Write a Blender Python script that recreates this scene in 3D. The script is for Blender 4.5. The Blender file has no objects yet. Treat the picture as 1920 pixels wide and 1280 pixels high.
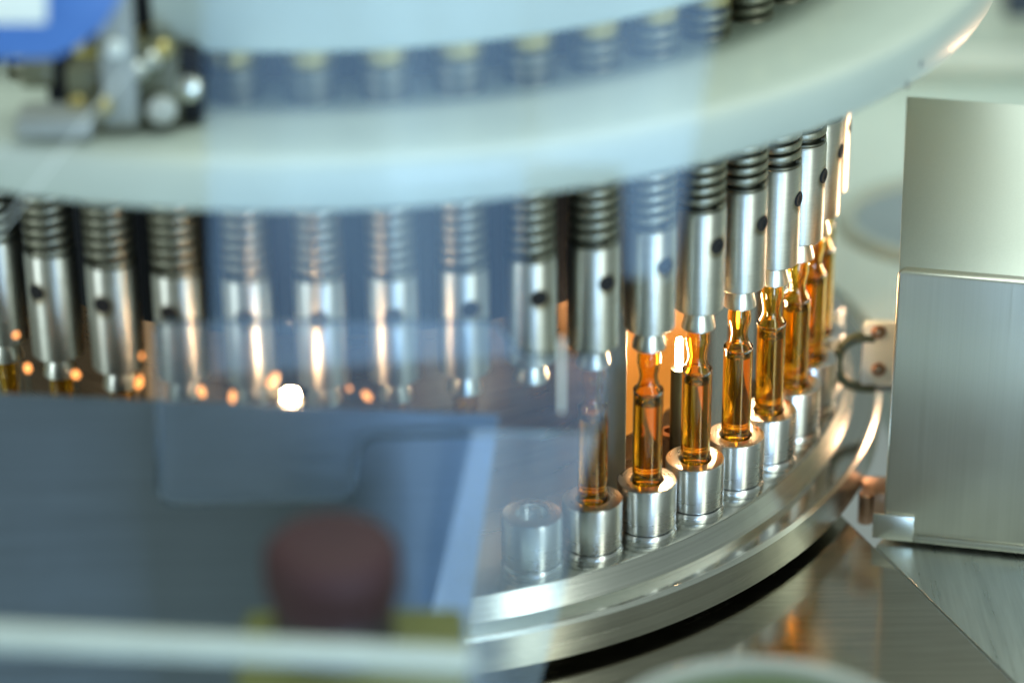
import bpy, bmesh, math, random
from math import sin, cos, pi, radians, hypot, sqrt
from mathutils import Vector, Matrix
random.seed(7)
MM = 0.001
scene = bpy.context.scene
col = scene.collection

# ------------------------------------------------------------------ camera (fitted: all lengths in mm, carousel axis = z axis)
F_PX, PITCH, YAW, ROLL = 5327.67, 0.4599, 0.0060, -0.0089
CAM = Vector((60.31, -1039.58, 494.72))
FW = Vector((sin(YAW) * cos(PITCH), cos(YAW) * cos(PITCH), -sin(PITCH)))
RT0 = Vector((cos(YAW), -sin(YAW), 0)); UP0 = RT0.cross(FW)
RT = RT0 * cos(ROLL) + UP0 * sin(ROLL); UP = -RT0 * sin(ROLL) + UP0 * cos(ROLL)
cd = bpy.data.cameras.new('camera'); cam = bpy.data.objects.new('camera', cd); col.objects.link(cam)
cd.sensor_fit = 'HORIZONTAL'; cd.sensor_width = 36; cd.lens = F_PX / 1920 * 36
cd.clip_start = 0.05; cd.clip_end = 20
M = Matrix((RT, UP, -FW)).transposed().to_4x4(); M.translation = CAM * MM
cam.matrix_world = M
cd.dof.use_dof = True; cd.dof.focus_distance = 1.030; cd.dof.aperture_fstop = 2.9; cd.dof.aperture_blades = 9
scene.camera = cam

# ------------------------------------------------------------------ room light
world = bpy.data.worlds.new('World'); scene.world = world; world.use_nodes = True
bg = world.node_tree.nodes['Background']
bg.inputs[0].default_value = (0.72, 0.86, 0.80, 1); bg.inputs[1].default_value = 0.34

def area(name, loc, target, sx, sy, power, color):
    l = bpy.data.lights.new(name, 'AREA'); l.shape = 'RECTANGLE'; l.size = sx * MM; l.size_y = sy * MM
    l.energy = power; l.color = color
    o = bpy.data.objects.new(name, l); col.objects.link(o)
    o.location = Vector(loc) * MM
    o.rotation_euler = (Vector(target) - Vector(loc)).to_track_quat('-Z', 'Y').to_euler()
    return o
area('assumed_ceiling_lamp', (150, -500, 1500), (60, -50, 0), 1100, 700, 11, (0.88, 1.0, 0.93))  # assumed overhead room lamp, out of view
area('assumed_ceiling_lamp', (420, 420, 1400), (240, 0, 60), 1500, 1200, 11, (0.9, 1.0, 0.94))  # assumed overhead lamp, placed to be mirrored in the housing's sloping cover
area('tall_softbox', (-1100, -900, 350), (0, -150, 60), 300, 900, 5, (0.86, 0.97, 1.0))  # added softbox pair, gives the metal its vertical light bands
area('tall_softbox', (900, -1300, 350), (120, -150, 20), 260, 900, 5, (0.90, 1.0, 0.92))
area('blue_fill', (290, -930, -20), (80, -236, 20), 260, 330, 3.6, (0.42, 0.66, 1.0))  # added bluish fill lamp, makes the guard sheet glow

vs = scene.view_settings
vs.view_transform = 'Standard'; vs.look = 'None'; vs.exposure = 0.0; vs.gamma = 1.0; vs.use_curve_mapping = False
cy = scene.cycles
cy.max_bounces = 20; cy.transmission_bounces = 16; cy.transparent_max_bounces = 16; cy.glossy_bounces = 6; cy.diffuse_bounces = 3
cy.sample_clamp_indirect = 6.0; cy.blur_glossy = 0.6; cy.use_adaptive_sampling = False
try:
    cy.use_denoising = True; cy.denoiser = 'OPENIMAGEDENOISE'
except Exception: pass

# ------------------------------------------------------------------ pixel (of the 1920 x 1280 photograph) -> place
def ray(x, y): return FW + RT * ((x - 960) / F_PX) - UP * ((y - 640) / F_PX)
def on_z(x, y, z): d = ray(x, y); return CAM + d * ((z - CAM.z) / d.z)
def on_y(x, y, Y): d = ray(x, y); return CAM + d * ((Y - CAM.y) / d.y)
def on_plane(x, y, P0, n): d = ray(x, y); return CAM + d * ((Vector(P0) - CAM).dot(n) / d.dot(n))
def on_d(x, y, D): d = ray(x, y).normalized(); return CAM + d * D
def on_r(x, y, R):
    d = ray(x, y); a = d.x ** 2 + d.y ** 2; b = 2 * (CAM.x * d.x + CAM.y * d.y); c = CAM.x ** 2 + CAM.y ** 2 - R * R
    return CAM + d * ((-b - sqrt(b * b - 4 * a * c)) / (2 * a))

# ------------------------------------------------------------------ materials
MATS = {}
def nodes(name):
    m = bpy.data.materials.new(name); m.use_nodes = True; MATS[name] = m
    nt = m.node_tree; return m, nt, nt.nodes['Principled BSDF']
def N(nt, t, **kw):
    n = nt.nodes.new(t)
    for k, v in kw.items(): setattr(n, k, v)
    return n
def metal(name, c, rough, var=0.08, scale=(900, 900, 20), bump=0.0, aniso=0.0, cvar=0.12, stain=0.0, stain_col=(0.25, 0.22, 0.16), polar=False):
    m, nt, b = nodes(name); L = nt.links
    b.inputs['Metallic'].default_value = 1.0
    tc = N(nt, 'ShaderNodeTexCoord'); mp = N(nt, 'ShaderNodeMapping'); mp.inputs['Scale'].default_value = scale
    if polar:
        sx = N(nt, 'ShaderNodeSeparateXYZ'); L.new(tc.outputs['Object'], sx.inputs[0])
        cb = N(nt, 'ShaderNodeCombineXYZ'); L.new(sx.outputs[0], cb.inputs[0]); L.new(sx.outputs[1], cb.inputs[1])
        ln = N(nt, 'ShaderNodeVectorMath', operation='LENGTH'); L.new(cb.outputs[0], ln.inputs[0])
        at = N(nt, 'ShaderNodeMath', operation='ARCTAN2'); L.new(sx.outputs[0], at.inputs[0]); L.new(sx.outputs[1], at.inputs[1])
        c2 = N(nt, 'ShaderNodeCombineXYZ'); L.new(ln.outputs['Value'], c2.inputs[0]); L.new(sx.outputs[2], c2.inputs[1]); L.new(at.outputs[0], c2.inputs[2])
        L.new(c2.outputs[0], mp.inputs[0])
    else: L.new(tc.outputs['Object'], mp.inputs[0])
    no = N(nt, 'ShaderNodeTexNoise'); no.inputs['Scale'].default_value = 1.0; no.inputs['Detail'].default_value = 5
    L.new(mp.outputs[0], no.inputs[0])
    big = N(nt, 'ShaderNodeTexNoise'); big.inputs['Scale'].default_value = 55; big.inputs['Detail'].default_value = 3
    L.new(tc.outputs['Object'], big.inputs[0])
    mx = N(nt, 'ShaderNodeMath', operation='MULTIPLY_ADD'); L.new(no.outputs[0], mx.inputs[0]); mx.inputs[1].default_value = 2 * var; mx.inputs[2].default_value = rough - var
    m2 = N(nt, 'ShaderNodeMath', operation='MULTIPLY_ADD'); L.new(big.outputs[0], m2.inputs[0]); m2.inputs[1].default_value = var * 1.4; L.new(mx.outputs[0], m2.inputs[2])
    m3 = N(nt, 'ShaderNodeMath', operation='SUBTRACT'); L.new(m2.outputs[0], m3.inputs[0]); m3.inputs[1].default_value = var * 0.7
    L.new(m3.outputs[0], b.inputs['Roughness'])
    rp = N(nt, 'ShaderNodeValToRGB')
    rp.color_ramp.elements[0].position = 0.3; rp.color_ramp.elements[1].position = 0.7
    rp.color_ramp.elements[0].color = (*[x * (1 - cvar) for x in c], 1); rp.color_ramp.elements[1].color = (*[min(1, x * (1 + cvar)) for x in c], 1)
    L.new(no.outputs[0], rp.inputs[0]); src = rp.outputs[0]
    if stain:
        st = N(nt, 'ShaderNodeTexNoise'); st.inputs['Scale'].default_value = 120; st.inputs['Detail'].default_value = 6; L.new(tc.outputs['Object'], st.inputs[0])
        sr = N(nt, 'ShaderNodeValToRGB'); sr.color_ramp.elements[0].position = 0.55; sr.color_ramp.elements[1].position = 0.75
        sr.color_ramp.elements[1].color = (stain, stain, stain, 1); L.new(st.outputs[0], sr.inputs[0])
        mc = N(nt, 'ShaderNodeMixRGB'); L.new(sr.outputs[0], mc.inputs[0]); L.new(src, mc.inputs[1]); mc.inputs[2].default_value = (*stain_col, 1); src = mc.outputs[0]
    if name == 'sleeve_steel':
        oi = N(nt, 'ShaderNodeObjectInfo'); off = N(nt, 'ShaderNodeVectorMath', operation='ADD'); L.new(tc.outputs['Object'], off.inputs[0])
        sc = N(nt, 'ShaderNodeMath', operation='MULTIPLY'); L.new(oi.outputs['Random'], sc.inputs[0]); sc.inputs[1].default_value = 9.0
        L.new(sc.outputs[0], off.inputs[1]); L.new(off.outputs[0], st.inputs[0]); L.new(off.outputs[0], big.inputs[0])
        ds = N(nt, 'ShaderNodeVectorMath', operation='DISTANCE'); L.new(tc.outputs['Object'], ds.inputs[0]); ds.inputs[1].default_value = (0.0004, -0.0089, 0.0258)
        dn = N(nt, 'ShaderNodeMath', operation='MULTIPLY_ADD'); L.new(st.outputs[0], dn.inputs[0]); dn.inputs[1].default_value = -0.003; L.new(ds.outputs['Value'], dn.inputs[2])
        mr = N(nt, 'ShaderNodeMapRange'); L.new(dn.outputs[0], mr.inputs[0]); mr.inputs[1].default_value = 0.0016; mr.inputs[2].default_value = 0.0034; mr.inputs[3].default_value = 0.75; mr.inputs[4].default_value = 0.0
        m4 = N(nt, 'ShaderNodeMixRGB'); L.new(mr.outputs[0], m4.inputs[0]); L.new(src, m4.inputs[1]); m4.inputs[2].default_value = (0.20, 0.16, 0.08, 1); src = m4.outputs[0]
    L.new(src, b.inputs['Base Color'])
    if aniso:
        b.inputs['Anisotropic'].default_value = aniso; b.inputs['Anisotropic Rotation'].default_value = 0.25
        tn = N(nt, 'ShaderNodeTangent', direction_type='RADIAL', axis='Z'); L.new(tn.outputs[0], b.inputs['Tangent'])
    if bump:
        bp = N(nt, 'ShaderNodeBump'); bp.inputs['Strength'].default_value = bump; bp.inputs['Distance'].default_value = 0.0002
        L.new(no.outputs[0], bp.inputs['Height']); L.new(bp.outputs[0], b.inputs['Normal'])
    return m
def plastic(name, c, rough, cvar=0.05, scale=60, coat=0.0, metallic=0.0):
    m, nt, b = nodes(name); L = nt.links
    tc = N(nt, 'ShaderNodeTexCoord'); no = N(nt, 'ShaderNodeTexNoise'); no.inputs['Scale'].default_value = scale; no.inputs['Detail'].default_value = 5
    L.new(tc.outputs['Object'], no.inputs[0])
    rp = N(nt, 'ShaderNodeValToRGB'); rp.color_ramp.elements[0].position = 0.3; rp.color_ramp.elements[1].position = 0.7
    rp.color_ramp.elements[0].color = (*[x * (1 - cvar) for x in c], 1); rp.color_ramp.elements[1].color = (*[min(1, x * (1 + cvar)) for x in c], 1)
    L.new(no.outputs[0], rp.inputs[0]); L.new(rp.outputs[0], b.inputs['Base Color'])
    b.inputs['Roughness'].default_value = rough; b.inputs['Coat Weight'].default_value = coat; b.inputs['Metallic'].default_value = metallic
    return m
def glass(name, c, ior=1.5, rough=0.0):
    m, nt, b = nodes(name)
    b.inputs['Base Color'].default_value = (*c, 1); b.inputs['Transmission Weight'].default_value = 1
    b.inputs['IOR'].default_value = ior; b.inputs['Roughness'].default_value = rough
    return m
def clear_sheet(name, haze_col, haze, gloss, rough=0.02, tint=(1, 1, 1), scratch=0.0):
    m, nt, b = nodes(name); L = nt.links; nt.nodes.remove(b); out = nt.nodes['Material Output']
    tr = N(nt, 'ShaderNodeBsdfTransparent'); tr.inputs[0].default_value = (*tint, 1)
    di = N(nt, 'ShaderNodeBsdfDiffuse'); di.inputs[0].default_value = (*haze_col, 1)
    gl = N(nt, 'ShaderNodeBsdfGlossy'); gl.inputs['Roughness'].default_value = rough
    a = N(nt, 'ShaderNodeMixShader'); L.new(tr.outputs[0], a.inputs[1]); L.new(di.outputs[0], a.inputs[2]); a.inputs[0].default_value = haze
    if scratch:
        tc = N(nt, 'ShaderNodeTexCoord'); mp = N(nt, 'ShaderNodeMapping'); mp.inputs['Scale'].default_value = (60, 60, 900); mp.inputs['Rotation'].default_value = (0, 0.5, 0)
        no = N(nt, 'ShaderNodeTexNoise'); no.inputs['Scale'].default_value = 1; no.inputs['Detail'].default_value = 8
        L.new(tc.outputs['Object'], mp.inputs[0]); L.new(mp.outputs[0], no.inputs[0])
        ml = N(nt, 'ShaderNodeMath', operation='MULTIPLY_ADD'); L.new(no.outputs[0], ml.inputs[0]); ml.inputs[1].default_value = scratch; ml.inputs[2].default_value = haze - scratch * 0.5; ml.use_clamp = True
        L.new(ml.outputs[0], a.inputs[0])
    f = N(nt, 'ShaderNodeFresnel'); f.inputs[0].default_value = 1.45
    fm = N(nt, 'ShaderNodeMath', operation='MULTIPLY'); L.new(f.outputs[0], fm.inputs[0]); fm.inputs[1].default_value = gloss
    e = N(nt, 'ShaderNodeMixShader'); L.new(fm.outputs[0], e.inputs[0]); L.new(a.outputs[0], e.inputs[1]); L.new(gl.outputs[0], e.inputs[2])
    L.new(e.outputs[0], out.inputs[0]); return m
def emit(name, c, s):
    m, nt, b = nodes(name); b.inputs['Base Color'].default_value = (0.1, 0.1, 0.1, 1)
    b.inputs['Emission Color'].default_value = (*c, 1); b.inputs['Emission Strength'].default_value = s; return m

metal('sleeve_steel', (0.61, 0.62, 0.56), 0.42, 0.05, (1500, 1500, 2), 0.0, aniso=0.6, cvar=0.06, stain=0.25, polar=True)
metal('spring_steel', (0.30, 0.30, 0.235), 0.44, 0.06, cvar=0.2)
metal('rod_steel', (0.16, 0.165, 0.13), 0.42, 0.06)
metal('gripper_steel', (0.72, 0.75, 0.68), 0.30, 0.08)
metal('cup_steel', (0.66, 0.67, 0.65), 0.28, 0.03, (900, 900, 1.2), 0.0, aniso=0.4, cvar=0.03, stain=0.06, polar=True)
metal('turned_steel', (0.60, 0.61, 0.56), 0.25, 0.05, (900, 900, 1.5), 0.03, cvar=0.09, polar=True)
metal('table_steel', (0.46, 0.43, 0.36), 0.13, 0.04, (30, 500, 30), 0.02, cvar=0.08)
metal('side_table_steel', (0.50, 0.53, 0.48), 0.30, 0.08, (500, 25, 30), 0.05, cvar=0.1)
metal('housing_steel', (0.63, 0.63, 0.55), 0.33, 0.04, (1400, 1400, 10), 0.02, cvar=0.025)
metal('housing_top', (0.64, 0.69, 0.62), 0.50, 0.04, (1400, 1400, 10), 0.02, cvar=0.025)
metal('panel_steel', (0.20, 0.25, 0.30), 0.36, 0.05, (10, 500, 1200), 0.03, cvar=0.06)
metal('ledge_steel', (0.56, 0.57, 0.53), 0.13, 0.04, (900, 900, 1.5), 0.01, cvar=0.06, polar=True)
metal('polished_flange', (0.55, 0.57, 0.58), 0.16, 0.05)
metal('brass', (0.60, 0.50, 0.20), 0.35, 0.08)
metal('copper_stud', (0.42, 0.25, 0.16), 0.30, 0.06)
metal('core_metal', (0.26, 0.17, 0.11), 0.30, 0.08, (30, 30, 300), 0.05)
plastic('white_enamel', (0.47, 0.54, 0.475), 0.45, 0.04, 25, 0.08)
plastic('pale_deck', (0.60, 0.70, 0.64), 0.45, 0.03)
plastic('pale_wall', (0.58, 0.66, 0.61), 0.6, 0.03, 5)
plastic('white_trim', (0.80, 0.86, 0.80), 0.5, 0.02)
plastic('navy', (0.03, 0.05, 0.09), 0.4)
plastic('dish_blue_grey', (0.27, 0.34, 0.37), 0.5)
plastic('black_bore', (0.008, 0.008, 0.010), 0.7)
plastic('core_navy', (0.008, 0.012, 0.020), 0.85)
plastic('olive_rubber', (0.07, 0.085, 0.035), 0.45, 0.15)
plastic('red_plastic', (0.040, 0.012, 0.014), 0.75, 0.1)
plastic('dark_body', (0.022, 0.018, 0.017), 0.5)
plastic('yellow_plate', (0.12, 0.13, 0.03), 0.5)
plastic('blue_plastic', (0.07, 0.19, 0.52), 0.35)
plastic('grey_post', (0.30, 0.33, 0.31), 0.4)
plastic('olive_block', (0.10, 0.105, 0.06), 0.45, 0.3)
plastic('lid_green', (0.10, 0.14, 0.06), 0.5)
plastic('lid_white', (0.42, 0.45, 0.41), 0.4)
plastic('reflected_bar', (0.42, 0.48, 0.43), 0.45)
glass('amber_glass', (1.0, 0.74, 0.19), 1.5)
glass('ampoule_liquid', (1.0, 0.90, 0.62), 1.34)
glass('clear_edge', (0.35, 0.45, 0.50), 1.45, 0.05)
clear_sheet('hazy_acrylic', (0.42, 0.58, 0.80), 0.085, 0.8, 0.18, (0.96, 0.98, 1.0), 0.12)
def sheen_glass(name, tint, sheen):  # reflected sheen painted as diffuse colour added over clear glass
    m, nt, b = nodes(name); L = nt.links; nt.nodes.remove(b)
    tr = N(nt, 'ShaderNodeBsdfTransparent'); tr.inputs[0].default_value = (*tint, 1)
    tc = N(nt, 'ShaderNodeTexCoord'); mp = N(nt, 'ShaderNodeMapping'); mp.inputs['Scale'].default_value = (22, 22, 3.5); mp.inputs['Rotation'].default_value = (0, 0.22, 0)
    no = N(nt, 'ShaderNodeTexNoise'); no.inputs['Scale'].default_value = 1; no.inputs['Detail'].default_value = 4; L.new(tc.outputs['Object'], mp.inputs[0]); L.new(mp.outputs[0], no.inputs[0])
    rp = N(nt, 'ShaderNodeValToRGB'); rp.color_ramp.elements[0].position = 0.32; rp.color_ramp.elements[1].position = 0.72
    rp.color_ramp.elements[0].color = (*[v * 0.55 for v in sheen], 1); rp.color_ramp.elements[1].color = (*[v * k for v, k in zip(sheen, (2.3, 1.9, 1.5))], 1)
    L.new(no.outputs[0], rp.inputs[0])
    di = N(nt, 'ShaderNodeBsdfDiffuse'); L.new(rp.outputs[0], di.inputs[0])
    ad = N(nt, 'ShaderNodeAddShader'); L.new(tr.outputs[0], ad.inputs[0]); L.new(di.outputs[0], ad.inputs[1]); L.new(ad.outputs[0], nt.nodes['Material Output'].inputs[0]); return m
sheen_glass('reflection_glass', (0.95, 0.96, 0.965), (0.034, 0.057, 0.094))
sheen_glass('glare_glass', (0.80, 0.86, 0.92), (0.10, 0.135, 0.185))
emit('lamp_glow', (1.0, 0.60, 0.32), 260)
emit('glint_glow', (1.0, 0.36, 0.09), 3.2)
emit('lamp_tube', (1.0, 0.64, 0.34), 360)
sg = emit('strip_glow', (1.0, 0.36, 0.045), 0.6).node_tree.nodes['Principled BSDF']; sg.inputs['Base Color'].default_value = (0.04, 0.015, 0.004, 1); sg.inputs['Roughness'].default_value = 0.35

# ------------------------------------------------------------------ mesh helpers (input mm, output m)
def finish(bm, name, mat, parent=None, smooth=35, loc=None):
    bmesh.ops.recalc_face_normals(bm, faces=bm.faces[:])
    me = bpy.data.meshes.new(name); bm.to_mesh(me); bm.free()
    me.transform(Matrix.Scale(MM, 4))
    if smooth:
        for f in me.polygons: f.use_smooth = True
        me.set_sharp_from_angle(angle=radians(smooth))
    mats = mat if isinstance(mat, (list, tuple)) else [mat]
    for q in mats: me.materials.append(MATS[q])
    o = bpy.data.objects.new(name, me); col.objects.link(o)
    if loc is not None: o.location = Vector(loc) * MM
    if parent: o.parent = parent
    return o
def lathe(prof, seg=48, a0=0.0, a1=2 * pi, closed_profile=False, bm=None, origin=(0, 0, 0)):
    bm = bm or bmesh.new(); full = abs(a1 - a0 - 2 * pi) < 1e-6; n = seg if full else seg + 1
    ox, oy, oz = origin; rings = []
    for r, z in prof:
        if r < 1e-6: rings.append([bm.verts.new((ox, oy, oz + z))])
        else: rings.append([bm.verts.new((ox + r * sin(a0 + (a1 - a0) * i / seg), oy - r * cos(a0 + (a1 - a0) * i / seg), oz + z)) for i in range(n)])
    idx = list(range(len(prof) - 1)) + ([-1] if closed_profile else [])
    for j in idx:
        A, B = rings[j], rings[j + 1]
        for i in range(seg):
            k = (i + 1) % n if full else i + 1
            if len(A) == 1 and len(B) == 1: continue
            if len(A) == 1: vs_ = (A[0], B[i], B[k])
            elif len(B) == 1: vs_ = (A[i], B[0], A[k])
            else: vs_ = (A[i], B[i], B[k], A[k])
            bm.faces.new(vs_)
    if not full and closed_profile:
        for e in (0, n - 1): bm.faces.new([R[e] for R in rings])
    return bm
def tube(path, r, seg=10, bm=None, closed=False, caps=True, flat=1.0, boxy=1.0):
    sp_ = lambda v: math.copysign(abs(v) ** boxy, v)
    bm = bm or bmesh.new(); P = [Vector(q) for q in path]; n = len(P); rings = []
    for i, q in enumerate(P):
        t = (P[(i + 1) % n] - P[i - 1]) if closed else (P[min(i + 1, n - 1)] - P[max(i - 1, 0)])
        t.normalize(); a = Vector((0, 0, 1)) if abs(t.z) < 0.9 else Vector((1, 0, 0))
        u = t.cross(a).normalized(); v = u.cross(t)
        rr = r[i] if isinstance(r, (list, tuple)) else r
        rings.append([bm.verts.new(q + u * (rr * sp_(cos(2 * pi * k / seg))) * flat + v * (rr * sp_(sin(2 * pi * k / seg)))) for k in range(seg)])
    for i in range(n if closed else n - 1):
        A, B = rings[i], rings[(i + 1) % n]
        for k in range(seg): bm.faces.new((A[k], A[(k + 1) % seg], B[(k + 1) % seg], B[k]))
    if caps and not closed: bm.faces.new(rings[0]); bm.faces.new(rings[-1])
    return bm
def prism(poly, ext, bevel=0.0, bm=None, seg=2):
    """polygon of 3-d points, pushed along ext"""
    bm = bm or bmesh.new(); e = Vector(ext)
    A = [bm.verts.new(Vector(q)) for q in poly]; B = [bm.verts.new(Vector(q) + e) for q in poly]
    n = len(A); fs = [bm.faces.new(A), bm.faces.new(B[::-1])]
    for i in range(n): fs.append(bm.faces.new((A[i], B[i], B[(i + 1) % n], A[(i + 1) % n])))
    if bevel:
        bmesh.ops.recalc_face_normals(bm, faces=fs)
        es = list({ed for f in fs for ed in f.edges})
        bmesh.ops.bevel(bm, geom=es, offset=bevel, segments=seg, affect='EDGES', profile=0.5)
    return bm
def box(c, s, bevel=0.0, bm=None):
    x, y, z = c; a, b, h = s[0] / 2, s[1] / 2, s[2] / 2
    return prism([(x - a, y - b, z - h), (x + a, y - b, z - h), (x + a, y + b, z - h), (x - a, y + b, z - h)], (0, 0, 2 * h), bevel, bm)
def round_poly(pts, radii, seg=8):
    out = []; n = len(pts)
    for i, q in enumerate(pts):
        q = Vector(q); a = Vector(pts[i - 1]) - q; b = Vector(pts[(i + 1) % n]) - q; r = radii[i] if isinstance(radii, (list, tuple)) else radii
        if r <= 0: out.append(q); continue
        a.normalize(); b.normalize()
        for k in range(seg + 1):
            t = k / seg; out.append(q + a * (r * (1 - t) ** 2) + b * (r * t ** 2))
    return out
def empty(name, loc=(0, 0, 0), rotz=0.0):
    o = bpy.data.objects.new(name, None); o.empty_display_size = 0.005; col.objects.link(o)
    o.location = Vector(loc) * MM; o.rotation_euler = (0, 0, rotz); return o
def tag(o, label, cat, group=None):
    o['label'] = label; o['category'] = cat
    if group: o['group'] = group
    return o
def struct(o): o['kind'] = 'structure'; return o
def copy_tree(o, parent=None):
    c = o.copy(); col.objects.link(c); c.parent = parent
    for ch in list(o.children): copy_tree(ch, c)
    return c

# ------------------------------------------------------------------ setting: table, deck, wall
ZT = -49.0
E0 = on_z(1580, 968, ZT); E1 = on_z(1900, 1280, ZT); ed = (E1 - E0).normalized()
pa = E0 - ed * 4; pb = E0 + ed * 420
pb = E0 + ed * ((-266 - E0.y) / ed.y)
tp = [(pa.x, pa.y), (pb.x, pb.y), (-700, pb.y), (-700, 250), (100, 250)]
struct(finish(prism([(x, y, ZT - 4) for x, y in tp], (0, 0, 4), 0.15), 'work_table', 'table_steel', smooth=0))
struct(finish(box((0, -420, -132), (1400, 300, 20), 3), 'front_ledge', 'pale_deck', smooth=0))
nr = Vector((-ed.y, ed.x, 0))
if nr.x < 0: nr = -nr
q0 = on_z(1640, 1020, ZT) + nr * 0.5
rt = [q0 - ed * 0, q0 + ed * 160, q0 + ed * 160 + Vector((450, 0, 0)), q0 + Vector((520, 120, 0)), q0 + Vector((18, 30, 0))]
struct(finish(prism([(v.x, v.y, ZT - 5) for v in rt], (0, 0, 4.2), 0.1), 'side_table', 'side_table_steel', smooth=0))
# deck behind the carousel, with a round cut-out for it
bm = bmesh.new()
inner = []; outer = []
for i in range(97):
    a = radians(78) + radians(180) * i / 96
    inner.append(bm.verts.new((226 * sin(a), -226 * cos(a), -38)))
    k = 900 / max(abs(sin(a)), abs(cos(a)))
    outer.append(bm.verts.new((k * sin(a), -k * cos(a), -38)))
low = [bm.verts.new((v.co.x, v.co.y, -75)) for v in inner]
for i in range(96):
    bm.faces.new((inner[i], outer[i], outer[i + 1], inner[i + 1])); bm.faces.new((inner[i], inner[i + 1], low[i + 1], low[i]))
deck = struct(finish(bm, 'rear_deck', 'pale_deck', smooth=30))
struct(finish(box((0, 335, 20), (1500, 10, 116)), 'rear_wall', 'pale_wall', smooth=0))

# ------------------------------------------------------------------ wall trim and dark panel (top right, far and blurred)
WY = 326.0
a = on_y(1640, 97, WY); b = on_y(2150, 103, WY); h = (on_y(1800, 98, WY) - on_y(1800, 131, WY)).length
tag(finish(prism([(a.x, WY, a.z - h), (b.x, WY, b.z - h), (b.x, WY, b.z), (a.x, WY, a.z)], (0, 3.9, 0), 0.6), 'wall_trim', 'white_trim', smooth=0),
    'pale white trim strip running along the rear wall beyond the steel housing', 'trim')
a = on_y(1886, 34, 322); b = on_y(2100, -120, 322)
tag(finish(box(((a.x + b.x) / 2, 325.8, (a.z + b.z) / 2), (b.x - a.x, 8, b.z - a.z), 1), 'wall_cabinet', 'navy', smooth=0), 'dark navy cabinet on the rear wall beside the white ring edge', 'cabinet')

# round dish sunk in the deck
dc = on_z(1762, 420, -37.5)
R_D = (on_z(1762, 420, -37.5) - on_z(1566, 420, -37.5)).length
dish = empty('round_dish', (dc.x, dc.y, -37.5))
finish(lathe([(R_D * 0.80, -0.3), (R_D * 0.83, 3), (R_D * 0.88, 5), (R_D * 0.94, 5), (R_D * 0.985, 3), (R_D, -0.3)], 64), 'rim', 'white_enamel', dish)
finish(lathe([(0, 0.6), (R_D * 0.5, 0.6), (R_D * 0.80, 1.2)], 64), 'bowl', 'dish_blue_grey', dish)
tag(dish, 'round white rimmed dish with blue grey inside set in the pale rear deck', 'dish')

# ------------------------------------------------------------------ carousel
car = empty('lower_turntable', (0, 0, -49))
def part(bm, name, mat, parent, **k):
    o = finish(bm, name, mat, None, **k)
    o.parent = parent; o.matrix_parent_inverse = Matrix.Translation(-parent.location); return o
part(lathe([(0, -22), (180, -22), (201.0, -22), (201.8, -22.3), (202.0, -23)], 200), 'top_plate', 'turned_steel', car)
part(lathe([(202.0, -22.6), (204.8, -30.0), (205.2, -30.8)], 200), 'chamfer_band', 'turned_steel', car)
part(lathe([(205.2, -30.8), (213.2, -31.0)], 200), 'ledge', 'ledge_steel', car)
part(lathe([(213.2, -31.0), (213.6, -30.4), (214.6, -30.4), (216.0, -31.6), (216.2, -44.4), (215.6, -45.0), (192, -45.0), (192, -49)], 200), 'outer_rim', 'turned_steel', car, smooth=25)
tag(car, 'large round stepped steel turntable carrying the ring of ampoule cups', 'turntable')

core = empty('inner_core', (0, 0, -22))
part(lathe([(148, -21.9), (148, 57)], 96), 'drum_wall', 'core_metal', core)
part(lathe([(148, 57), (152, 58), (152, 262)], 96), 'drum_shroud', 'core_navy', core)
tag(core, 'dark metal drum standing inside the ring of ampoules', 'drum')

ring = empty('ring_plate', (0, 0, 148))
part(lathe([(176, 146.6), (246, 146.6), (249.5, 148.1), (251, 150.6), (251, 161.5), (249.8, 164.2), (247, 165.3), (240, 165.0), (218, 162.6), (210, 162.2), (176, 162.2)], 220, closed_profile=True), 'plate', 'white_enamel', ring, smooth=50)
for (px, py) in ((1728, 120), (1702, 160)):
    q = on_r(px, py, 251.2); an = math.atan2(q.x, -q.y)
    bmx = lathe([(0, 0.4), (1.1, 0.3), (1.3, 0)], 12)
    bmx.transform(Matrix.Translation(q) @ Matrix.Rotation(an, 4, 'Z') @ Matrix.Rotation(pi / 2, 4, 'X'))
    part(bmx, 'plug', 'grey_post', ring)
tag(ring, 'wide white ring shaped plate above the steel spindles', 'ring plate')

drum = empty('upper_drum', (0, 0, 183))
part(lathe([(150, 183), (206, 183), (208.5, 184), (210, 186.5), (210, 240), (150, 240)], 160, radians(-12.5), radians(110), closed_profile=True), 'cover', 'white_enamel', drum, smooth=50)
tag(drum, 'smooth white curved cover resting over the gold collared spindle tops', 'cover')

# ------------------------------------------------------------------ repeated stations
STEP = 2 * pi / 50; PH = 0.0114; RC = 190.0
def place(o, k, z): a = PH + k * STEP; o.location = Vector((RC * sin(a), -RC * cos(a), z)) * MM; o.rotation_euler = (0, 0, a)
KS = list(range(-5, 14))
ORD = ['', 'first', 'second', 'third', 'fourth', 'fifth', 'sixth', 'seventh', 'eighth', 'ninth', 'tenth', 'eleventh', 'twelfth', 'thirteenth', 'fourteenth']

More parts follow.
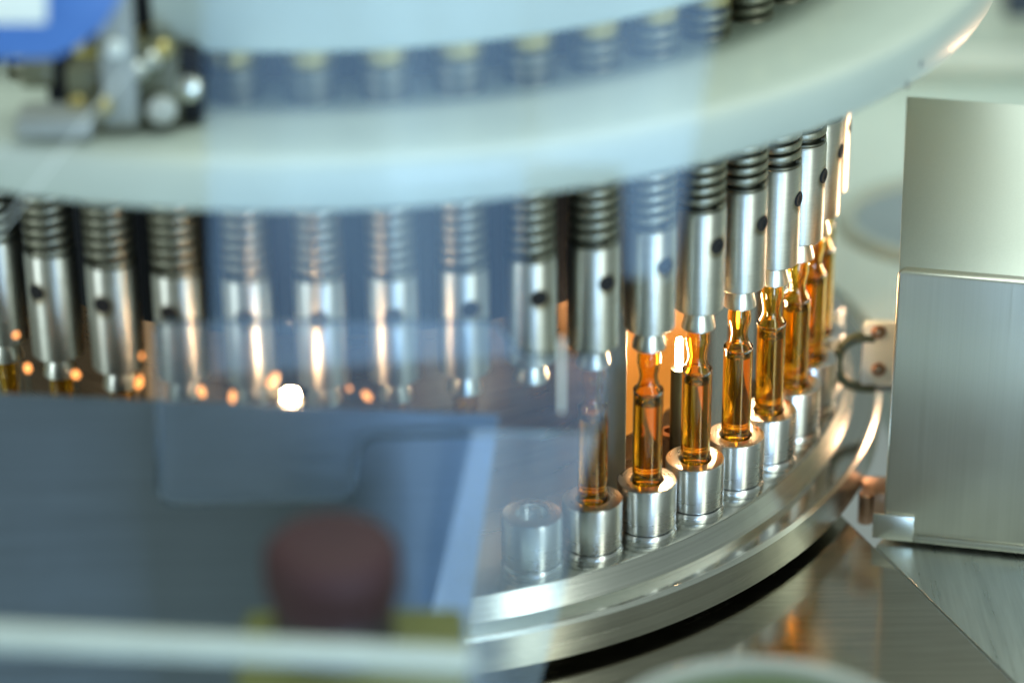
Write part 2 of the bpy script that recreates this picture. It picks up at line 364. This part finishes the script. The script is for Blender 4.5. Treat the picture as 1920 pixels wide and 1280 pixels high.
# spindle (origin at z of the sleeve bottom)
Z0 = 60.5
def make_spindle():
    r = empty('spindle')
    s = finish(lathe([(3.4, 0), (8.2, 0), (8.9, 0.7), (8.9, 38.0), (8.3, 38.9), (5.2, 38.9)], 48), 'sleeve', 'sleeve_steel', r)
    bmx = lathe([(0, 0.25), (1.2, 0.25), (1.3, 0.5), (2.5, 0.5), (2.85, 0.2), (2.9, -0.8)], 24)
    bmx.transform(Matrix.Translation((0, -8.75, 26.5)) @ Matrix.Rotation(pi / 2, 4, 'X'))
    finish(bmx, 'set_screw', 'black_bore', s)
    finish(lathe([(3.2, 0.3), (4.3, -0.6), (4.7, -1.6), (5.9, -6.6), (6.0, -7.6), (5.4, -7.9), (3.9, -5), (3.2, -3)], 40), 'gripper', 'gripper_steel', r)
    finish(lathe([(6.2, 38.6), (6.2, 122.4)], 32), 'rod', 'rod_steel', r)
    path = []; z0, z1, pitch = 39.9, 112.4, 3.9
    n = int((z1 - z0) / pitch * 20)
    for i in range(n + 1):
        t = i / n; a = t * (z1 - z0) / pitch * 2 * pi; path.append((7.9 * sin(a), -7.9 * cos(a), z0 + t * (z1 - z0)))
    finish(tube(path, 1.35, 12, flat=0.55, boxy=0.45), 'spring', 'spring_steel', r, smooth=60)
    finish(lathe([(6.1, 39.0), (8.5, 39.0), (8.7, 39.6), (8.5, 40.2), (6.1, 40.2)], 40), 'washer', 'rod_steel', r)
    finish(lathe([(6.3, 113.4), (8.4, 113.4), (8.7, 113.9), (8.7, 122.3), (6.3, 122.3)], 40), 'collar', 'brass', r)
    return r
SPL = 'steel spring loaded spindle with a dark set screw pressing on an ampoule'
sp = make_spindle(); tag(sp, SPL, 'spindle', 'spindles around the carousel')
for i, k in enumerate(KS):
    o = sp if i == 0 else copy_tree(sp)
    place(o, k, Z0); o.rotation_euler.z += random.uniform(-0.09, 0.09)
    n, way = (k + 1, 'towards the steel housing') if k >= 0 else (-k, 'towards the blue hood')
    tag(o, ORD[n] + ' spring loaded steel spindle from the glowing spot lamp ' + way, 'spindle', 'spindles around the carousel')

# cup
def make_cup():
    r = empty('ampoule_cup')
    finish(lathe([(0, -3.2), (5.7, -3.2), (5.9, -0.3), (6.2, 0), (9.9, 0), (10.45, -0.2), (10.7, -0.75), (10.7, -17.2), (10.1, -17.6)], 56), 'body', 'cup_steel', r)
    finish(lathe([(9.7, -17.4), (9.7, -18.2), (10.4, -18.4), (10.9, -19.3), (11.05, -20.6), (10.7, -21.95)], 56), 'flange', 'cup_steel', r)
    return r
cup = make_cup(); tag(cup, 'round steel cup with base flange holding an ampoule on the turntable', 'cup', 'cups around the turntable')
for i, k in enumerate(range(3, 13)):
    o = cup if i == 0 else copy_tree(cup)
    place(o, k, 0)
    tag(o, 'flanged steel ampoule cup, ' + ORD[k - 2] + ' from the guard sheet edge towards the steel housing', 'cup', 'cups around the turntable')

# ampoule
def spline(keys, n=4):
    out = []
    for i in range(len(keys) - 1):
        p0 = keys[max(i - 1, 0)]; p1 = keys[i]; p2 = keys[i + 1]; p3 = keys[min(i + 2, len(keys) - 1)]
        for j in range(n):
            t = j / n
            out.append(tuple(0.5 * (2 * p1[c] + (p2[c] - p0[c]) * t + (2 * p0[c] - 5 * p1[c] + 4 * p2[c] - p3[c]) * t * t + (3 * p1[c] - p0[c] - 3 * p2[c] + p3[c]) * t ** 3) for c in (0, 1)))
    return out + [keys[-1]]
def make_ampoule():
    r = empty('ampoule')
    outer_p = [(0, -1.6)] + spline([(1.5, -1.7), (3.6, -2.4), (4.9, -2.6), (5.3, -1.8), (5.35, -0.6)]) + spline([(5.35, 4), (5.35, 33.6), (5.3, 35.0), (4.6, 36.6), (3.7, 38.6), (3.2, 41.0), (3.6, 44.0), (4.15, 46.6), (4.1, 49.6), (3.3, 54), (2.5, 59)], 5) + [(1.4, 60.6), (0, 61.0)]
    inner_p = [(0, -0.5)] + spline([(1.5, -0.7), (3.4, -1.3), (4.4, -1.2), (4.75, -0.2)]) + spline([(4.78, 4), (4.78, 33.2), (4.7, 34.6), (4.0, 36.1), (3.1, 38.4), (2.6, 41.0), (3.0, 44.0), (3.55, 46.6), (3.5, 49.4), (2.75, 54), (2.0, 58.6)], 5) + [(1.0, 59.8), (0, 60.0)]
    bm = lathe(outer_p, 40); b2 = lathe(inner_p, 40)
    bmesh.ops.recalc_face_normals(bm, faces=bm.faces[:]); bmesh.ops.recalc_face_normals(b2, faces=b2.faces[:])
    bmesh.ops.reverse_faces(b2, faces=b2.faces[:])
    me = bpy.data.meshes.new('tmp'); b2.to_mesh(me); b2.free(); bm.from_mesh(me); bpy.data.meshes.remove(me)
    me = bpy.data.meshes.new('glass'); bm.to_mesh(me); bm.free(); me.transform(Matrix.Scale(MM, 4))
    for f in me.polygons: f.use_smooth = True
    me.materials.append(MATS['amber_glass'])
    g = bpy.data.objects.new('glass_body', me); col.objects.link(g); g.parent = r
    e = 0.04
    lp = [(0, -0.5 + e)] + [(max(a - e, 0.02), b + e) for a, b in spline([(1.5, -0.7), (3.4, -1.3), (4.4, -1.2), (4.75, -0.2)])] + [(4.74, 4), (4.74, 33.0), (4.70, 33.6), (4.3, 33.1), (3.4, 32.8), (0, 32.7)]
    finish(lathe(lp, 40), 'liquid', 'ampoule_liquid', r, smooth=70)
    return r
amp = make_ampoule(); tag(amp, 'amber glass ampoule full of liquid standing in a steel cup', 'ampoule', 'ampoules around the carousel')
for i, k in enumerate([q for q in KS if q != 3]):
    o = amp if i == 0 else copy_tree(amp)
    place(o, k, 0); o.rotation_euler = (0, 0, random.uniform(0, 6))
    for ch in o.children:
        if ch.name.startswith('liquid'): ch.scale = (1, 1, random.uniform(0.90, 1.0))
    if k >= 4: lb = 'amber glass ampoule standing in a cup, ' + ORD[k - 3] + ' from the guard sheet edge towards the housing'
    elif k >= 0: lb = 'amber ampoule tip above the guard sheet, ' + ORD[k + 1] + ' from the spot lamp towards the housing'
    else: lb = 'amber ampoule top above the guard sheet, ' + ORD[-k] + ' from the spot lamp towards the blue hood'
    tag(o, lb, 'ampoule', 'ampoules around the carousel')

# ------------------------------------------------------------------ lamps
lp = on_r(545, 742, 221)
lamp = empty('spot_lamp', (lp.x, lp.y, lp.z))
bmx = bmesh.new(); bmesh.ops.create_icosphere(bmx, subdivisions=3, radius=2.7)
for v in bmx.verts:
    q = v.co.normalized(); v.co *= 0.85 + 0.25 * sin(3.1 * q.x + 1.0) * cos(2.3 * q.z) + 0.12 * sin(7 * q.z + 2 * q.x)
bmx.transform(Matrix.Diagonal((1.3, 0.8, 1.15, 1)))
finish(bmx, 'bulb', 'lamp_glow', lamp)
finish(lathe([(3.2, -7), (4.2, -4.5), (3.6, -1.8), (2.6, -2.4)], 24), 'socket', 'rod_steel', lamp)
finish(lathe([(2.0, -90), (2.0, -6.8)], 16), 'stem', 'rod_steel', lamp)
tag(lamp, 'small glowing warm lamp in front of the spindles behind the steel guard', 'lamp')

GLINTS = [(266, 668, 0.75), (262, 716, 1.3), (378, 734, 1.3), (436, 744, 1.25), (512, 712, 1.7), (688, 742, 1.2), (30, 628, 0.9), (655, 728, 0.8), (52, 690, 1.5), (142, 702, 1.3)]  # reflected glints put in as added glowing beads
for n, (px, py, r_) in enumerate(GLINTS):
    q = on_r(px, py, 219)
    pl_ = empty('glint_bead', tuple(q))
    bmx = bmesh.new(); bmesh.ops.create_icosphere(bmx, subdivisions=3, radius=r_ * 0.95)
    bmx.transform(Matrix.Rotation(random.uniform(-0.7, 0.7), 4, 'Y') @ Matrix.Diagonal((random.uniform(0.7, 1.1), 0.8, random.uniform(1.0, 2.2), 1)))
    finish(bmx, 'bead', 'glint_glow', pl_, smooth=180)
    finish(lathe([(0.5, -60), (0.5, -r_ * 0.8)], 8), 'stem', 'rod_steel', pl_)  # added stem under the glint bead
    tag(pl_, ['tiny', 'small', 'little', 'round', 'larger', 'low', 'faint', 'dim', 'tall', 'long'][n] + ' orange glowing bead standing for a reflected glint above the guard sheet', 'lamp', 'orange glint beads')
a7 = PH + 6.55 * STEP; lq = Vector((171 * sin(a7), -171 * cos(a7), 0))
lamp2 = empty('inspection_lamp', (lq.x, lq.y, -22))
finish(lathe([(0, 47), (1.0, 47.3), (1.4, 48.2), (1.4, 58), (1.0, 59.2), (0, 59.8)], 24), 'tube', 'lamp_tube', lamp2)
finish(lathe([(5, 0.1), (5, 3), (3.0, 4), (3.0, 47), (0, 47)], 24), 'stand', 'rod_steel', lamp2)
tag(lamp2, 'bright warm lamp tube standing behind the amber ampoules', 'lamp')
a10 = PH + 10.4 * STEP; lq = Vector((170 * sin(a10), -170 * cos(a10), 0))  # assumed hidden lamp tube, taken from the glare on the far cups
assumed_tube = copy_tree(lamp2); assumed_tube.location = (lq.x * MM, lq.y * MM, -0.022)
tag(assumed_tube, 'assumed warm lamp tube hidden behind the farthest amber ampoules', 'lamp')
a8 = PH + 8.55 * STEP; lq = Vector((170 * sin(a8), -170 * cos(a8), 0))  # extra backlight tube added to make the ampoules glow golden
backlight_tube = copy_tree(lamp2); backlight_tube.location = (lq.x * MM, lq.y * MM, -0.022)
tag(backlight_tube, 'added warm backlight tube glowing behind the middle amber ampoules', 'lamp')
strip = empty('added_glow_strip', (0, 0, 10))  # added glow surface, brings golden bands into the ampoules
part(lathe([(149, -8), (150.2, -8.5), (150.6, -7), (150.6, 42), (150.2, 43.5), (149, 43)], 40, PH + 6.0 * STEP, PH + 9.6 * STEP, closed_profile=True), 'glow_band', 'strip_glow', strip, smooth=40)
tag(strip, 'golden glowing strip added on the inner drum behind the amber ampoules', 'glow strip')
# assumed warm lamp, unseen behind the steel housing, gives the spindles warm edge streaks
area('assumed_warm_lamp', (350, 50, 20), (190, -60, 20), 60, 70, 0.2, (1.0, 0.60, 0.36)).data.spread = radians(90)

# studs and post inside the ring
sq = on_r(1257, 808, 166)
stud = empty('hollow_stud', (sq.x, sq.y, -22))
finish(lathe([(3.6, 0.1), (3.6, sq.z + 20), (4.4, sq.z + 21), (4.4, sq.z + 22), (2.4, sq.z + 22.3), (2.0, sq.z + 19)], 24), 'bush', 'copper_stud', stud)
tag(stud, 'hollow copper coloured stud standing on the turntable behind the cups', 'stud')
pq = on_r(1150, 760, 168)
tag(finish(box((pq.x, pq.y, 55), (9, 9, 150), 0.8), 'square_post', 'grey_post', smooth=0), 'dark square post standing between the ampoules inside the ring', 'post')

# ------------------------------------------------------------------ steel housing on the right
h0 = on_z(1652, 1010, ZT); h1 = on_z(1920, 1038, ZT); hd = (h1 - h0); hd.z = 0; hd.normalize(); hb = Vector((-hd.y, hd.x, 0))
if hb.y < 0: hb = -hb
HW = 190.0
def hp(u, v, z): q = h0 + hd * u + hb * v; return (q.x, q.y, z)
hz = 62.0
hs = empty('steel_housing', (h0.x, h0.y, ZT))
front = [hp(0, 0, ZT + 1.5), hp(HW, 0, ZT + 1.5), hp(HW, 0, hz - 2), hp(0, 0, hz - 2)]
sk = 0.36  # left flank runs away to the right of the line of sight
part(prism([hp(0, 0, ZT + 1.5), hp(HW, 0, ZT + 1.5), hp(HW, 120, ZT + 1.5), hp(120 * sk, 120, ZT + 1.5)], (0, 0, hz - ZT - 1.0), 1.8, seg=4), 'front_cover', 'housing_steel', hs, smooth=30)
# sloping upper cover
bmx = bmesh.new()
s0, s1 = -0.08, 82.0
up = 36.0
A = [hp(0.3, 1.2, hz - 0.9), hp(HW, 1.2, hz - 0.9), hp(HW, s1, hz + up), hp(s1 * s0, s1, hz + up)]
B = [hp(8, 14, hz - 1.6), hp(HW, 14, hz - 1.6), hp(HW, s1 + 8, hz - 1.6), hp(s1 * s0 + 12, s1 + 8, hz - 1.6)]
va = [bmx.verts.new(q) for q in A]; vb = [bmx.verts.new(q) for q in B]
bmx.faces.new(va); bmx.faces.new(vb)
for i in range(4): bmx.faces.new((va[i], va[(i + 1) % 4], vb[(i + 1) % 4], vb[i]))
bmesh.ops.recalc_face_normals(bmx, faces=bmx.faces[:])
bmesh.ops.bevel(bmx, geom=bmx.edges[:], offset=1.0, segments=3, affect='EDGES', profile=0.5)
part(bmx, 'sloping_cover', 'housing_top', hs, smooth=30)
t0 = on_z(1640, 1018, ZT)
part(prism([hp(-3.4, -1.2, ZT + 0.8), hp(12.0, -1.2, ZT + 0.8), hp(12.0, -0.2, ZT + 0.8), hp(-3.4, -0.2, ZT + 0.8)], (0, 0, 10.5), 0.35), 'foot_tab', 'housing_steel', hs, smooth=30)
part(prism([hp(12.2, -1.2, ZT + 0.8), hp(HW, -1.2, ZT + 0.8), hp(HW, -0.2, ZT + 0.8), hp(12.2, -0.2, ZT + 0.8)], (0, 0, 2.6), 0.3), 'foot_strip', 'housing_steel', hs, smooth=30)
tag(hs, 'big folded stainless steel housing standing beside the turntable', 'housing')

cf = on_z(1628, 940, -44)
cfit = empty('glow_fitting', (cf.x, cf.y, -56))
part(box((cf.x + 8, cf.y + 12, -50), (18, 14, 14), 1.5), 'block', 'copper_stud', cfit, smooth=30)  # orange glow of the gap put into the copper colour
part(lathe([(0, 0), (3.0, 0), (3.0, 12), (2.4, 12.6), (0, 12.6)], 24, origin=(cf.x - 1, cf.y - 1, -52)), 'stand_in_pin', 'copper_stud', cfit)
tag(cfit, 'fitting coloured for the warm glow in the gap between turntable rim and steel housing', 'fitting')
# bracket with rubber loop
BY = -52.0
b0 = on_y(1621, 606, BY); b1 = on_y(1664, 722, BY)
br = empty('loop_bracket', (b0.x, BY, b1.z))
part(prism([(b0.x, BY, b1.z), (b1.x + 8, BY, b1.z), (b1.x + 8, BY, b0.z), (b0.x, BY, b0.z)], (0, 3.0, 0), 0.7), 'plate', 'white_trim', br, smooth=30)
part(prism([(b0.x, BY - 0.1, b1.z), (b1.x + 8, BY - 0.1, b1.z), (b1.x + 8, BY - 0.1, b1.z - 3.2), (b0.x, BY - 0.1, b1.z - 3.2)], (0, 6.0, 0), 0.8), 'lower_lip', 'polished_flange', br, smooth=30)
for py in (622, 692):
    q = on_y(1647, py, BY)
    bmx = lathe([(1.0, 0.3), (1.3, 1.0), (2.3, 1.1), (2.8, 0.6), (2.9, -0.2)], 20)
    bmx.transform(Matrix.Translation((q.x, BY, q.z)) @ Matrix.Rotation(pi / 2, 4, 'X'))
    part(bmx, 'screw', 'copper_stud', br)
part(prism([(b1.x + 2, BY + 3.1, b1.z + 3), (b1.x + 60, BY + 3.1, b1.z + 3), (b1.x + 60, BY + 3.1, b0.z - 3), (b1.x + 2, BY + 3.1, b0.z - 3)], (0, 3.0, 0), 0.5), 'arm', 'polished_flange', br, smooth=0)
tag(br, 'small white bracket with two screws fixed beside the steel housing', 'bracket')
P2 = [on_y(x, y, BY + 1) for x, y in ((1640, 634), (1618, 633), (1596, 639), (1578, 654), (1570, 678), (1574, 702), (1588, 718), (1606, 725), (1624, 727), (1640, 727))]
tag(finish(tube([tuple(v) for v in spline([(v.x, v.z) for v in P2], 5) and [Vector((u, BY + 1.5, w)) for u, w in spline([(v.x, v.z) for v in P2], 5)]], 2.15, 14), 'rubber_loop', 'olive_rubber', smooth=60),
    'olive green rubber cord loop held by the small white bracket', 'cord')

# ------------------------------------------------------------------ guard panel on the left with the clear plate
PY = -232.0
PN = Vector((0, -cos(radians(14)), sin(radians(14))))
def on_p(x, y, off=0.0): return on_plane(x, y, Vector((0, PY, 70)) + PN * off, PN)
gp = empty('guard_panel', (-30, PY, ZT))
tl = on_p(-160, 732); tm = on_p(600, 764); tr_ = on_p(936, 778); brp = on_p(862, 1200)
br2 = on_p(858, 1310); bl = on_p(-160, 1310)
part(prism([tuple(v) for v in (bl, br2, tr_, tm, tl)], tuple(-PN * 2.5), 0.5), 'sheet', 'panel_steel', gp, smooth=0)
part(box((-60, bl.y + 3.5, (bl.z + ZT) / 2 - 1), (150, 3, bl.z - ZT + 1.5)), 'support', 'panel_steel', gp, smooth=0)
tag(gp, 'dark brushed steel guard sheet standing in front of the left ampoules', 'guard panel')

AY = -238.0
outline = [(292, 604), (296, 948), (664, 940), (674, 822), (1128, 812), (1140, 668), (975, 668), (930, 604)]
pl = [on_p(x, y, 6.5) for x, y in outline]
rp = round_poly(pl, [4, 7, 6, 7, 6, 5, 4, 4], 7)
ag = empty('clear_guard_plate', (pl[1].x, AY, pl[1].z))
part(prism([tuple(v) for v in rp], tuple(-PN * 3.0), 0.0), 'plate', 'hazy_acrylic', ag, smooth=30)
cx_ = sum((v for v in rp), Vector()) / len(rp)
part(tube([tuple(v - PN * 1.5) for v in rp], 0.85, 8, closed=True), 'polished_edge', 'clear_edge', ag, smooth=60)
tag(ag, 'clear stepped acrylic plate with rounded corners fixed before the steel guard sheet', 'acrylic plate')
pn = on_y(1053, 632, -246); pm = on_y(1053, 772, -246)  # solid sliver standing in for an upright reflection
tag(finish(tube([tuple(pn), tuple(pn * 0.97 + pm * 0.03), tuple(pm)], [0.15, 0.75, 0.7], 10), 'reflection_sliver', 'white_trim', smooth=60), 'thin pale upright reflection sliver in front of the clear acrylic plate', 'stand_in_pin')

# panes before the ring: room reflections put into their outline and bluish colour
GY = -268.0
g1 = [on_y(x, y, GY) for x, y in ((378, -60), (985, -60), (985, 600), (978, 668), (400, 700))]
tag(finish(prism([tuple(v) for v in g1], (0, 4, 0), 0.0), 'reflection_pane', 'reflection_glass', smooth=0), 'bluish glass pane coloured as a room reflection before the middle spindles', 'glass pane')
g2 = [on_y(x, y, GY - 5) for x, y in ((988, -60), (1362, -60), (1292, 330), (1262, 520), (1172, 520), (1168, 312), (988, 305))]
tag(finish(prism([tuple(v) for v in g2], (0, 4, 0), 0.0), 'reflection_pane', 'reflection_glass', smooth=0), 'slanting bluish glass pane coloured as a room reflection in front of the white ring plate', 'glass pane')

g3 = [on_y(x, y, -262) for x, y in ((770, 1330), (888, 812), (1116, 822), (1094, 900), (1062, 1090), (1000, 1330))]
tag(finish(prism([tuple(v) for v in g3], (0, 3, 0), 0.0), 'reflection_pane', 'glare_glass', smooth=0), 'slanting pale glass strip coloured as reflected glare beside the guard sheet edge before the cups', 'glass pane')

# ------------------------------------------------------------------ foreground: emergency stop, reflected bar, jar
ec = on_d(622, 1060, 800)
es = empty('emergency_stop', (ec.x, ec.y, ZT))
base_z = on_d(640, 1262, 800).z
part(lathe([(0, 5.6), (13, 5.2), (16.5, 4.0), (18.6, 1.5), (19.2, -2), (19.0, -10), (17.6, -13), (17.2, -16), (0, -16)], 48, origin=(ec.x, ec.y, ec.z + 4)), 'button', 'red_plastic', es)
part(lathe([(17.1, 0), (17.1, ec.z - 12 - base_z)], 40, origin=(ec.x, ec.y, base_z)), 'collar', 'dark_body', es)
part(box((ec.x + 5, ec.y, (base_z + ZT) / 2), (64, 40, base_z - ZT), 3), 'yellow_base', 'yellow_plate', es, smooth=30)
tag(es, 'dark red mushroom emergency stop button on a yellow base', 'stop button')
r0 = on_d(-140, 1186, 775); r1 = on_d(885, 1238, 775)  # solid bar standing in for a translucent reflection
tag(finish(tube([tuple(r0), tuple(r1)], 3.6, 16), 'reflected_bar', 'reflected_bar', smooth=60), 'pale reflected bar crossing in front of the emergency stop button', 'reflection')

jc = on_d(1430, 1404, 800)
jr = empty('open_jar', (jc.x, jc.y, ZT))
JR = 47.0
part(lathe([(JR - 3, jc.z - 3), (JR - 2.5, jc.z), (JR, jc.z), (JR + 0.6, jc.z - 1.5), (JR, jc.z - 4), (JR - 1, ZT)], 72), 'rim', 'lid_white', jr).location = (jc.x * MM, jc.y * MM, 0)
part(lathe([(0, jc.z - 6), (JR - 4, jc.z - 5), (JR - 3, jc.z - 3)], 72), 'lid', 'lid_green', jr).location = (jc.x * MM, jc.y * MM, 0)
for ch in jr.children: ch.matrix_parent_inverse = Matrix.Identity(4); ch.location = (0, 0, -ZT * MM)
tag(jr, 'round green lid with a pale rim standing on the polished table', 'jar')

# ------------------------------------------------------------------ top left fittings
bp_ = [on_y(x, y, -255) for x, y in ((-120, -60), (236, -60), (226, 2), (196, 50), (150, 88), (98, 112), (-120, 116))]
tag(finish(prism([tuple(v) for v in bp_], (0, 14, 0), 0.8), 'blue_hood', 'blue_plastic', smooth=30), 'curved glossy blue plastic hood above the white ring plate', 'hood')
wb = [on_y(x, y, -259) for x, y in ((-120, -60), (86, -60), (86, 46), (-120, 46))]
tag(finish(prism([tuple(v) for v in wb], (0, 3.6, 0), 0.6), 'pale_block', 'white_trim', smooth=30), 'pale block fixed on the face of the blue hood', 'block')
fit = empty('clamp_fitting', (on_y(230, 230, -232).x, -232, 166.5))
def fbox(x, y, X, Y, d, mat, name, th=12):
    a = on_y(x, Y, d); b = on_y(X, y, d)
    return part(box(((a.x + b.x) / 2, d + th / 2, (a.z + b.z) / 2), (b.x - a.x, th, b.z - a.z), 1.2), name, mat, fit, smooth=30)
def fknob(x, y, r, d, mat, name):
    q = on_y(x, y, d); bmx = lathe([(0, 2.2), (r * 0.6, 2.0), (r, 0.8), (r, -3), (r * 0.7, -6)], 20)
    bmx.transform(Matrix.Translation(q) @ Matrix.Rotation(pi / 2, 4, 'X')); return part(bmx, name, mat, fit)
fbox(196, -60, 238, 240, -228, 'grey_post', 'post', 9)
fbox(40, 118, 96, 168, -218, 'olive_block', 'block'); fbox(128, 130, 190, 215, -222, 'olive_block', 'block')
fbox(244, 92, 330, 236, -222, 'olive_block', 'block'); fbox(332, 100, 372, 232, -216, 'core_navy', 'block')
fbox(92, 110, 126, 212, -214, 'core_navy', 'block')
fbox(30, 224, 170, 262, -236, 'grey_post', 'foot', 16)
fknob(216, 92, 2.6, -230, 'white_trim', 'knob'); fknob(258, 132, 3.0, -224, 'gripper_steel', 'knob'); fknob(286, 112, 2.8, -224, 'gripper_steel', 'knob')
fknob(304, 208, 4.4, -226, 'lid_white', 'knob'); fknob(352, 166, 4.2, -219, 'gripper_steel', 'knob')
fknob(306, 92, 2.6, -224, 'brass', 'screw'); fknob(146, 196, 3.0, -224, 'brass', 'screw'); fknob(196, 198, 2.6, -229, 'brass', 'screw')
tag(fit, 'cluttered olive clamp fitting with pale knobs and brass screws beside a grey post', 'clamp')
w0 = on_y(-20, 456, -262); w1 = on_y(242, 128, -262)  # thin tube standing in for a scratch in the glass
tag(finish(tube([tuple(w0), tuple(w1)], 0.28, 6), 'scratch_line', 'white_trim', smooth=60), 'hair thin pale scratch line running diagonally past the left edge of the ring plate', 'glass scratch')
